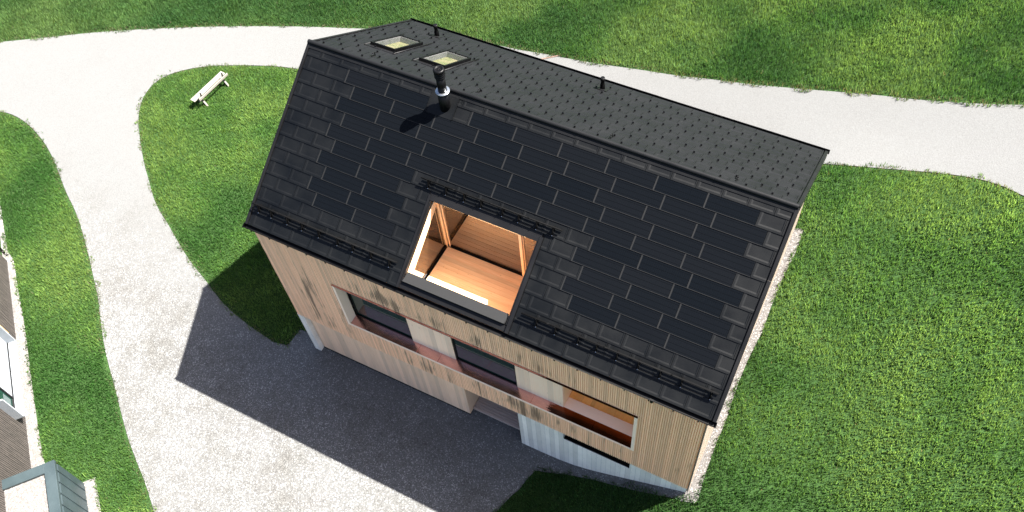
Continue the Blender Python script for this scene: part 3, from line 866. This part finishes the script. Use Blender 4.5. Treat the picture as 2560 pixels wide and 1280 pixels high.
# ------------------------------------------------------------------ walls
YF = -4.80
XL, XR = -.50, 14.28
YB = 4.86
def slats(mb, x0, x1, z0, z1, y=YF, w=.046, step=.065, d=.024):
    k0 = math.ceil((x0 - XL - 1e-6) / step); x = XL + k0 * step
    while x + w <= x1 + .001:
        j = random.uniform(-.003, .003)
        mb.box(x, x + w, y + j, y + d + j * .3, z0 + random.uniform(-.006, .006), z1)
        x += step
WX0, WX1, WZ0, WZ1 = 2.05, 12.42, zz(-7.60), zz(-5.12)
ZT = zz(-3.40); ZB = zz(-8.87)
bk = MB()
for (x0, x1, z0, z1) in ((XL, XR, WZ1, ZT), (XL, WX0, ZB, WZ1), (WX1, XR, ZB, WZ1), (WX0, WX1, ZB, WZ0 - .02)):
    bk.box(x0, x1, YF + .026, -4.62, z0, z1)
wall = bk.build('wall', M_BACKING, house); tag(wall, 'front wall clad in vertical weathered timber slats')
sl = MB()
slats(sl, XL, XR, WZ1 + .03, ZT); slats(sl, XL, WX0 - .03, ZB - .02, WZ1 + .03); slats(sl, WX1 + .01, XR + .01, ZB - .02, WZ1 + .03)
slats(sl, WX0 - .02, WX1, ZB - .02, WZ0 - .03, YF + .004)
sl.build('slat_cladding', M_SLAT, wall)
# gable ends and rear wall
def gable(x0, x1, base, name):
    mb = MB(); zt = lambda y: Z0 - abs(y) * SA / CA - .34
    ys = (-4.70, 0, YB)
    pr = [(ys[0], base), (ys[2], base), (ys[2], zt(ys[2])), (0, zt(0)), (ys[0], zt(ys[0]))]
    mb.prism([(x0, *p) for p in pr], [(x1, *p) for p in pr])
    return mb.build(name, M_GABLE, house), zt
gr, zt = gable(XR - .20, XR + .026, -1.0, 'wall'); tag(gr, 'sunlit pale timber gable wall')
gs = MB(); y = -4.79
while y < YB:
    gs.box(XR + .027, XR + .055, y, y + .046, float(height(14.3, y)) + .12, zt(y + .02) - .02); y += .065
gs.build('slat_cladding', M_GABLE, gr)
gl_, zt = gable(XL + .024, XL + .22, ZB, 'wall')
mb = MB(); mb.box(XL + .23, XR - .23, YB - .3, YB - .02, -1, Z0 - YB * SA / CA - .36); mb.build('wall', M_GABLE, house)

# window band
tr = MB()
tr.box(WX0 - .02, WX1 + .03, YF - .03, YF + .33, WZ1 - .05, WZ1 - .004)          # head lining
tr.box(WX0 - .02, WX0 + .06, YF - .03, YF + .33, WZ0 + .01, WZ1 - .052)          # left jamb
tr.box(WX1 - .07, WX1 + .03, YF - .03, YF + .33, WZ0 - .05, WZ1 - .052)          # right jamb
tr.box(WX0 - .02, WX1 - .072, YF - .028, YF - .003, WZ0 - .05, WZ0 + .018)        # front edge of the sill
band = tr.build('window_surround', M_CREAM, house)
mb = MB()
mb.box(WX0 - .02, WX1 + .03, YF - .045, YF - .0, WZ1 - .002, WZ1 + .012)
mb.box(WX0 - .02, WX1 + .03, YF - .047, YF - .041, WZ1 - .022, WZ1 + .010)
mb.build('head_flashing', M_COPPER, band)
mb = MB()
mb.hexa([(WX0 + .062, YF - .001, WZ0 - .03), (WX1 - .074, YF - .001, WZ0 - .03), (WX1 - .074, YF + .36, WZ0 - .02), (WX0 + .062, YF + .36, WZ0 - .02),
         (WX0 + .062, YF - .001, WZ0), (WX1 - .074, YF - .001, WZ0), (WX1 - .074, YF + .36, WZ0 + .02), (WX0 + .062, YF + .36, WZ0 + .02)])
for x in (4.7, 5.5, 7.1, 8.9, 9.5, 11.0):
    mb.box(x, x + .012, YF, YF + .33, WZ0 + .0, WZ0 + .034)
mb.build('copper_sill', M_COPPER, band)
for x0, x1 in ((4.40, 6.03), (8.30, 9.92)):
    mb = MB(); mb.box(x0, x1, -4.47, -4.35, WZ0 + .02, WZ1 - .052); mb.build('wall_panel', M_PANELUP, house)
for x0, x1 in ((2.11, 4.40), (6.03, 8.30)):
    fr = MB(); y0, y1 = -4.44, -4.36; w = .05; z0, z1 = WZ0 + .022, WZ1 - .052
    for q in ((x0, x1, z0, z0 + w), (x0, x1, z1 - w, z1), (x0, x0 + w, z0 + w, z1 - w), (x1 - w, x1, z0 + w, z1 - w)):
        fr.box(q[0], q[1], y0, y1, q[2], q[3])
    wn = fr.build('window', M_BLACK, house)
    g_ = MB(); g_.box(x0 + w, x1 - w, -4.40, -4.385, z0 + w, z1 - w); g_.build('pane', M_GLASS, wn)
# recessed balcony at the right end of the band
bx0, bx1 = 9.92, WX1 - .07
bz0, bz1 = WZ0 + .022, WZ1 - .052
mb = MB()
mb.box(bx0 - .04, bx0, -4.34, -2.4, bz0 - .3, bz1); mb.box(bx1, bx1 + .04, -4.46, -2.4, bz0 - .3, bz1)
mb.box(bx0, bx1, -2.44, -2.40, bz0 - .3, bz1); mb.box(bx0, bx1, -4.46, -2.4, bz1, bz1 + .04)
balc = mb.build('balcony', M_LINING, house)
mb = MB(); x = bx0 + .002
while x < bx1 - .02:
    mb.box(x, min(x + .135, bx1 - .002), -4.07, -2.45, bz0 - .09, bz0 - .055); x += .14
mb.build('floor', M_ORANGE, balc)
mb = MB(); mb.box(bx0 + .003, bx1 - .003, -4.455, -4.08, bz0 - .09, bz0); mb.build('ledge', M_SEAT, balc)

# lower, recessed smooth boarding, porch and concrete base
mb = MB(); mb.box(-.24, 6.20, -4.62, -4.45, .08, ZB - .004)
mb.box(6.03, 6.20, -4.449, -2.9, .08, ZB - .004)
lp = mb.build('wall', M_PANEL, house); tag(lp, 'smooth boarded ground floor wall under the slats')
mb = MB(); mb.box(-.24, 6.17, -4.632, -4.622, .02, .078); mb.box(5.97, 6.2, -4.634, -4.62, .02, .076); mb.build('base_flashing', M_ALU, lp)
mb = MB(); mb.box(XL - .04, -.255, YF - .0, 4.7, -1, ZB - .006); tag(mb.build('wall', M_CONC, house, .01), 'concrete gable base wall')
mb = MB(); mb.box(-.25, 8.40, -4.61, -4.0, ZB + .003, ZB + .06); mb.build('soffit', M_BACKING, house)
mb = MB(); y = -4.42; k = 0
while y < -2.9:
    mb.box(6.215, 8.35, y, y + .092, .14, .205); y += .108
mb.box(6.215, 8.35, -4.40, -2.9, .03, .13)
mb.build('porch_deck', M_DECK, house, .004)
mb = MB(); mb.box(6.21, 8.35, -2.89, -2.8, .05, ZB); pw = mb.build('wall', M_BACKING, house); tag(pw, 'dark back wall of the porch')
mb = MB(); mb.box(6.7, 7.7, -2.93, -2.895, .21, 2.3); dr = mb.build('door', M_BROWN, house)
mb = MB(); mb.box(7.56, 7.60, -2.98, -2.935, 1.0, 1.3); mb.build('handle', M_ALU, dr)
# concrete wall with the long low window
cz0, cz1 = zz(-9.38), ZB - .005
mb = MB()
mb.box(8.37, 10.04, YF + .02, -4.3, -1.2, cz1); mb.box(12.37, XR - .02, YF + .02, -4.3, -1.2, cz1)
mb.hexa([(10.04, YF + .02, -1.2), (12.37, YF + .02, -1.2), (12.37, -4.3, -1.2), (10.04, -4.3, -1.2),
         (10.04, YF + .02, cz0 - .02), (12.37, YF + .02, cz0 - .02), (12.37, -4.3, cz0 + .05), (10.04, -4.3, cz0 + .05)])
mb.box(8.37, 8.6, -4.3, -2.9, -1.2, cz1)
cw = mb.build('wall', M_CONC, house); tag(cw, 'board-marked grey concrete basement wall')
fr = MB(); w = .05
fr.box(10.05, 12.36, YF + .035, YF + .22, cz0 - .005, cz0 + .07); fr.box(10.05, 12.36, YF + .2, YF + .26, cz1 - .06, cz1)
fr.box(10.05, 10.10, YF + .14, YF + .24, cz0 + .07, cz1); fr.box(12.31, 12.36, YF + .14, YF + .24, cz0 + .07, cz1)
lw = fr.build('window', M_BLACK, house)
mb = MB(); mb.box(10.10, 12.31, YF + .21, YF + .225, cz0 + .07, cz1 - .06); mb.build('pane', M_GLASS, lw)

# ------------------------------------------------------------------ roof terrace
x0, x1, sT = TER; yB = -2.40; fz = zz(-4.25); capz = zz(-3.0)
ter_under = lambda y: Z0 - abs(y) * SA / CA
mb = MB(); mb.box(x0 - .05, x1 + .05, -4.60, yB + .3, fz - .2, fz - .07)
ter = mb.build('roof_terrace', M_BLACK, house)
mb = MB(); y = -4.43
while y < yB - .06:
    mb.box(x0 + .075, x1 - .05, y, min(y + .134, yB - .065), fz - .04, fz); y += .138
mb.build('floor', M_LARCH, ter, .002)
# wooden linings of the cut through the roof
for xa, xb in ((x0 - .045, x0 + .012), (x1 - .012, x1 + .045)):
    mb = MB(); ya, yb = -4.68, yB + .02
    lo, hi = .64, .17
    mb.hexa([(xa, ya, ter_under(ya) - lo), (xb, ya, ter_under(ya) - lo), (xb, yb, ter_under(yb) - lo + .14), (xa, yb, ter_under(yb) - lo + .14),
             (xa, ya, ter_under(ya) - hi), (xb, ya, ter_under(ya) - hi), (xb, yb, ter_under(yb) - hi), (xa, yb, ter_under(yb) - hi)])
    mb.build('lining', M_LINING, ter)
mb = MB()                                                      # corner and mid posts
mb.box(x0 - .03, x0 + .055, yB - .05, yB + .05, fz - .06, ter_under(yB) - .2); cp = mb.build('post', M_POST, ter, .004)
mb = MB(); mb.box(x0 + .115, x0 + .15, yB - .035, yB + .05, fz - .02, ter_under(yB) - .2); mb.build('post', M_POST, ter, .003)
mb = MB(); mb.box(7.66, 7.75, yB - .05, yB + .05, fz - .02, ter_under(yB) - .2); mb.build('post', M_POST, ter, .004)
mb = MB(); mb.box(7.78, 7.80, yB - .03, yB + .05, fz - .02, ter_under(yB) - .2); mb.build('post', M_POST, ter, .003)
def quad_pane(name, pts, thick, parent, m):
    mb = MB(); mb.prism(pts, [tuple(Vector(p) + Vector(thick)) for p in pts]); return mb.build(name, m, parent)
wb = MB(); wb.box(x0 + .02, x1, yB - .02, yB + .03, fz - .07, fz + .035); wnb = wb.build('window', M_BLACK, ter)
quad_pane('pane', [(x0 + .055, yB, fz + .036), (x1, yB, fz + .036), (x1, yB, ter_under(yB) - .18), (x0 + .055, yB, ter_under(yB) - .18)], (0, .02, 0), ter, M_TGLASS)
ya = -4.60
wl = MB(); wl.box(x0 - .03, x0 + .03, ya, yB - .055, fz - .07, fz + .03); wl.build('window', M_BLACK, ter)
quad_pane('pane', [(x0 - .0, ya, fz + .031), (x0 - .0, yB - .05, fz + .031), (x0 - .0, yB - .05, ter_under(yB) - .4), (x0 - .0, ya, ter_under(ya) - .6)], (-.02, 0, 0), ter, M_TGLASS)
mb = MB(); mb.box(x1 + .0, x1 + .04, ya, yB, fz - .07, ter_under(ya) - .62)
mb.hexa([(x1, ya, ter_under(ya) - .63), (x1 + .04, ya, ter_under(ya) - .63), (x1 + .04, yB, ter_under(ya) - .63), (x1, yB, ter_under(ya) - .63),
         (x1, ya, ter_under(ya) - .62), (x1 + .04, ya, ter_under(ya) - .62), (x1 + .04, yB, ter_under(yB) - .5), (x1, yB, ter_under(yB) - .5)])
mb.build('side_wall', M_LINING, ter)
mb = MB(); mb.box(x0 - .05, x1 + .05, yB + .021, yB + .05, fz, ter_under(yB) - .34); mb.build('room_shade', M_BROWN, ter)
# parapet with its grey cap
mb = MB(); mb.box(x0 + .03, x1 - .03, -4.715, -4.45, fz - .1, capz - .02); mb.box(x0 - .1, x1 + .1, -4.72, -4.6, zz(-4.4), zz(-3.42))
par = mb.build('parapet', M_TRIM, ter)
mb = MB(); mb.box(x0 + .03, x1 - .03, -4.448, -4.425, fz, capz - .02); mb.build('lining', M_LINING, par)  # hidden inner face, added to bounce warm sun onto the terrace floor
mb = MB(); mb.box(x0 + .02, x1 - .05, -4.735, -4.395, capz - .018, capz); mb.build('cap', M_ALU, par, .004)
# metal edging of the opening
mb = MB()
mb.slab(-1, x0 - .125, x0 - .052, sT - .16, SF - .01, -.02, .045); mb.slab(-1, x0 - .048, x0 - .002, sT - .06, SF - .22, -.30, .012)
mb.slab(-1, x1 + .052, x1 + .155, sT - .16, SF - .01, -.02, .055); mb.slab(-1, x1 - .0, x1 + .048, sT - .06, SF - .22, -.30, .020)
mb.slab(-1, x0 - .10, x1 + .10, sT - .26, sT - .165, -.0, .014)
mb.slab(-1, x0 - .05, x1 + .05, sT - .163, sT, -.24, .030)
mb.slab(-1, x0 - .05, x1 + .05, 4.722 / CA, SF - .02, -.22, -.004)
mb.build('edging', M_TRIM, ter)

# ------------------------------------------------------------------ bench
bn = thing('bench', (-12.75, 4.42, 0), 'bleached plank bench standing alone on the grass inside the bend of the lane', 'bench')
def bpt(a, b, z):      # a along the bench, b across (towards +x)
    dx, dy = .09, .996
    return (-12.75 + a * dx + b * dy, 4.42 + a * dy - b * dx, z)
def bbox(mb, a0, a1, b0, b1, z0, z1, tilt=0.):
    mb.hexa([bpt(a0, b0, z0), bpt(a0, b1, z0 + tilt), bpt(a1, b1, z0 + tilt), bpt(a1, b0, z0), bpt(a0, b0, z1), bpt(a0, b1, z1 + tilt), bpt(a1, b1, z1 + tilt), bpt(a1, b0, z1)])
mb = MB(); bbox(mb, -1.08, 1.02, -.20, .08, .42, .47); mb.build('seat', M_BENCH, bn, .008)
mb = MB(); bbox(mb, -.95, .98, .30, .34, .50, .63, .0); mb.build('backrest', M_BENCH, bn, .008)
for a in (-.72, .74):
    mb = MB()
    mb.prism([bpt(a - .03, .09, 0), bpt(a + .03, .09, 0), bpt(a + .03, .23, .80), bpt(a - .03, .23, .80)], [bpt(a - .03, .15, 0), bpt(a + .03, .15, 0), bpt(a + .03, .285, .80), bpt(a - .03, .285, .80)])
    mb.build('post', M_BROWN, bn)
    mb = MB()
    mb.prism([bpt(a - .04, -.20, 0), bpt(a + .04, -.20, 0), bpt(a + .04, -.06, .42), bpt(a - .04, -.06, .42)], [bpt(a - .04, -.11, 0), bpt(a + .04, -.11, 0), bpt(a + .04, .05, .42), bpt(a - .04, .05, .42)])
    mb.prism([bpt(a - .04, .30, 0), bpt(a + .04, .30, 0), bpt(a + .04, .0, .40), bpt(a - .04, .0, .40)], [bpt(a - .04, .38, 0), bpt(a + .04, .38, 0), bpt(a + .04, .10, .42), bpt(a - .04, .10, .42)])
    mb.build('leg', M_BLEG, bn)

# ------------------------------------------------------------------ neighbouring house with annex
def npt(d, n, z): p = NB + ND * d + NN * n; return (p.x, p.y, z)
def nbox(mb, d0, d1, n0, n1, z0, z1, mi=0):
    mb.hexa([npt(d0, n0, z0), npt(d0, n1, z0), npt(d1, n1, z0), npt(d1, n0, z0), npt(d0, n0, z1), npt(d0, n1, z1), npt(d1, n1, z1), npt(d1, n0, z1)], mi)
nh = thing('house', tuple(NB + ND * 6 + NN * -3), 'dark weathered timber house cut off by the left edge of the photo', 'house')
mb = MB(); nbox(mb, 0, 13, -6, -.03, -.5, 5.2); nw = mb.build('wall', M_BROWN, nh)
mb = MB(); d = .0
while d < 13:
    nbox(mb, d, d + .062, -.028, random.uniform(-.004, .004), .10, 5.15); d += .088
mb.build('slat_cladding', M_GREY, nw)
mb = MB(); nbox(mb, -.3, 13.3, -6.3, .25, 5.2, 5.4); mb.build('roof', M_BROWN, nh)
# box window
mb = MB()
W0, W1 = 4.75, 8.2
nbox(mb, W0, W1, -.02, .34, .84, .90)
nbox(mb, W0, W0 + .05, -.02, .34, .90, 2.3); nbox(mb, W1 - .05, W1, -.02, .30, .90, 2.3)
nw_ = mb.build('window', M_WHITE, nh)
mb = MB(); nbox(mb, W1 - .84, W1 - .05, -.01, .01, .9, 2.3); mb.build('pane', M_GLASS, nw_)
mb = MB(); nbox(mb, W0 + .05, W1 - .9, -.01, .03, .97, 2.3); mb.build('shutter', M_WHITE, nw_)
mb = MB(); nbox(mb, W0 + .05, W1 - .05, .011, .06, .9, .97); nbox(mb, W1 - .9, W1 - .84, .011, .06, .97, 2.3); mb.build('frame', M_ALU, nw_)
mb = MB(); nbox(mb, 4.2, 4.7, .01, .05, .75, 1.5); mb.build('board', M_OCHRE, nh)
# rain pipe at the corner
mb = MB(); mb.tube(npt(-.02, .14, 5.1), npt(-.02, .14, .55), .05); mb.tube(npt(-.02, .14, .55), npt(.03, .2, .42), .05)
dp = mb.build('downpipe', M_BROWN, nh)
mb = MB(); mb.tube(npt(.0, -.02, .7), npt(-.02, .12, .7), .018, n=8); mb.tube(npt(-.02, .14, .66), npt(-.02, .14, .74), .058); mb.build('bracket', M_BROWN, dp)
# flat-roofed annex
an = thing('annex', npt(12.5, .8, 0), 'low flat-roofed annex with blue-grey seamed metal walls in the bottom left corner', 'annex')
H = 2.27
mb = MB(); nbox(mb, cd + .03, cd + 6, -3.0, cn - .03, -.3, H - .31); aw = mb.build('wall', M_SEAM, an)
mb = MB(); d = cd + .33
while d < cd + 6:
    nbox(mb, d, d + .012, cn - .031, cn - .004, .06, H - .13); d += .42
for n_ in (cn - .5, cn - .95, cn - 1.4): nbox(mb, cd + .004, cd + .031, n_, n_ + .012, .06, H - .13)
mb.build('standing_seam', M_SEAM, aw)
mb = MB(); cw_ = .36
nbox(mb, cd, cd + cw_, -3, cn - cw_ - .0, H - .14, H); nbox(mb, cd + cw_, cd + 6, cn - cw_, cn, H - .14, H)
mb.hexa([npt(cd, cn - cw_, H - .14), npt(cd, cn, H - .14), npt(cd + cw_, cn, H - .14), npt(cd + cw_, cn - cw_, H - .14),
         npt(cd, cn - cw_, H), npt(cd, cn, H + .004), npt(cd + cw_, cn, H), npt(cd + cw_, cn - cw_, H - .004)])
mb.build('coping', M_SEAM, an, .006)
mb = MB(); nbox(mb, cd + cw_, cd + 6, -3, cn - cw_, H - .3, H - .11); mb.build('roof', M_STRIP, an)

# ------------------------------------------------------------------ light
S = Vector((.495, .388, 1.)).normalized()
el = math.asin(S.z); az = math.atan2(S.x, S.y)
sun = bpy.data.lights.new('sun', 'SUN'); sun.energy = 5.0; sun.angle = R(.5); sun.color = (1., .955, .89)
so = bpy.data.objects.new('sun', sun); COL.objects.link(so); so.location = (20, 20, 40)
so.rotation_euler = S.to_track_quat('Z', 'Y').to_euler()
w = bpy.data.worlds.new('World'); scene.world = w; w.use_nodes = True
t = w.node_tree; sk = t.nodes.new('ShaderNodeTexSky'); sk.sky_type = 'NISHITA'; sk.sun_disc = False
sk.sun_elevation = el; sk.sun_rotation = az; sk.altitude = 200; sk.air_density = .55; sk.dust_density = 3.; sk.ozone_density = .8
t.links.new(sk.outputs[0], t.nodes['Background'].inputs['Color']); t.nodes['Background'].inputs['Strength'].default_value = .058
scene.view_settings.view_transform = 'Standard'; scene.view_settings.look = 'None'
scene.view_settings.exposure = 2.9; scene.view_settings.gamma = 1
scene.cycles.max_bounces = 10; scene.cycles.diffuse_bounces = 6; scene.cycles.transparent_max_bounces = 8
scene.cycles.caustics_reflective = False
scene.cycles.use_denoising = True
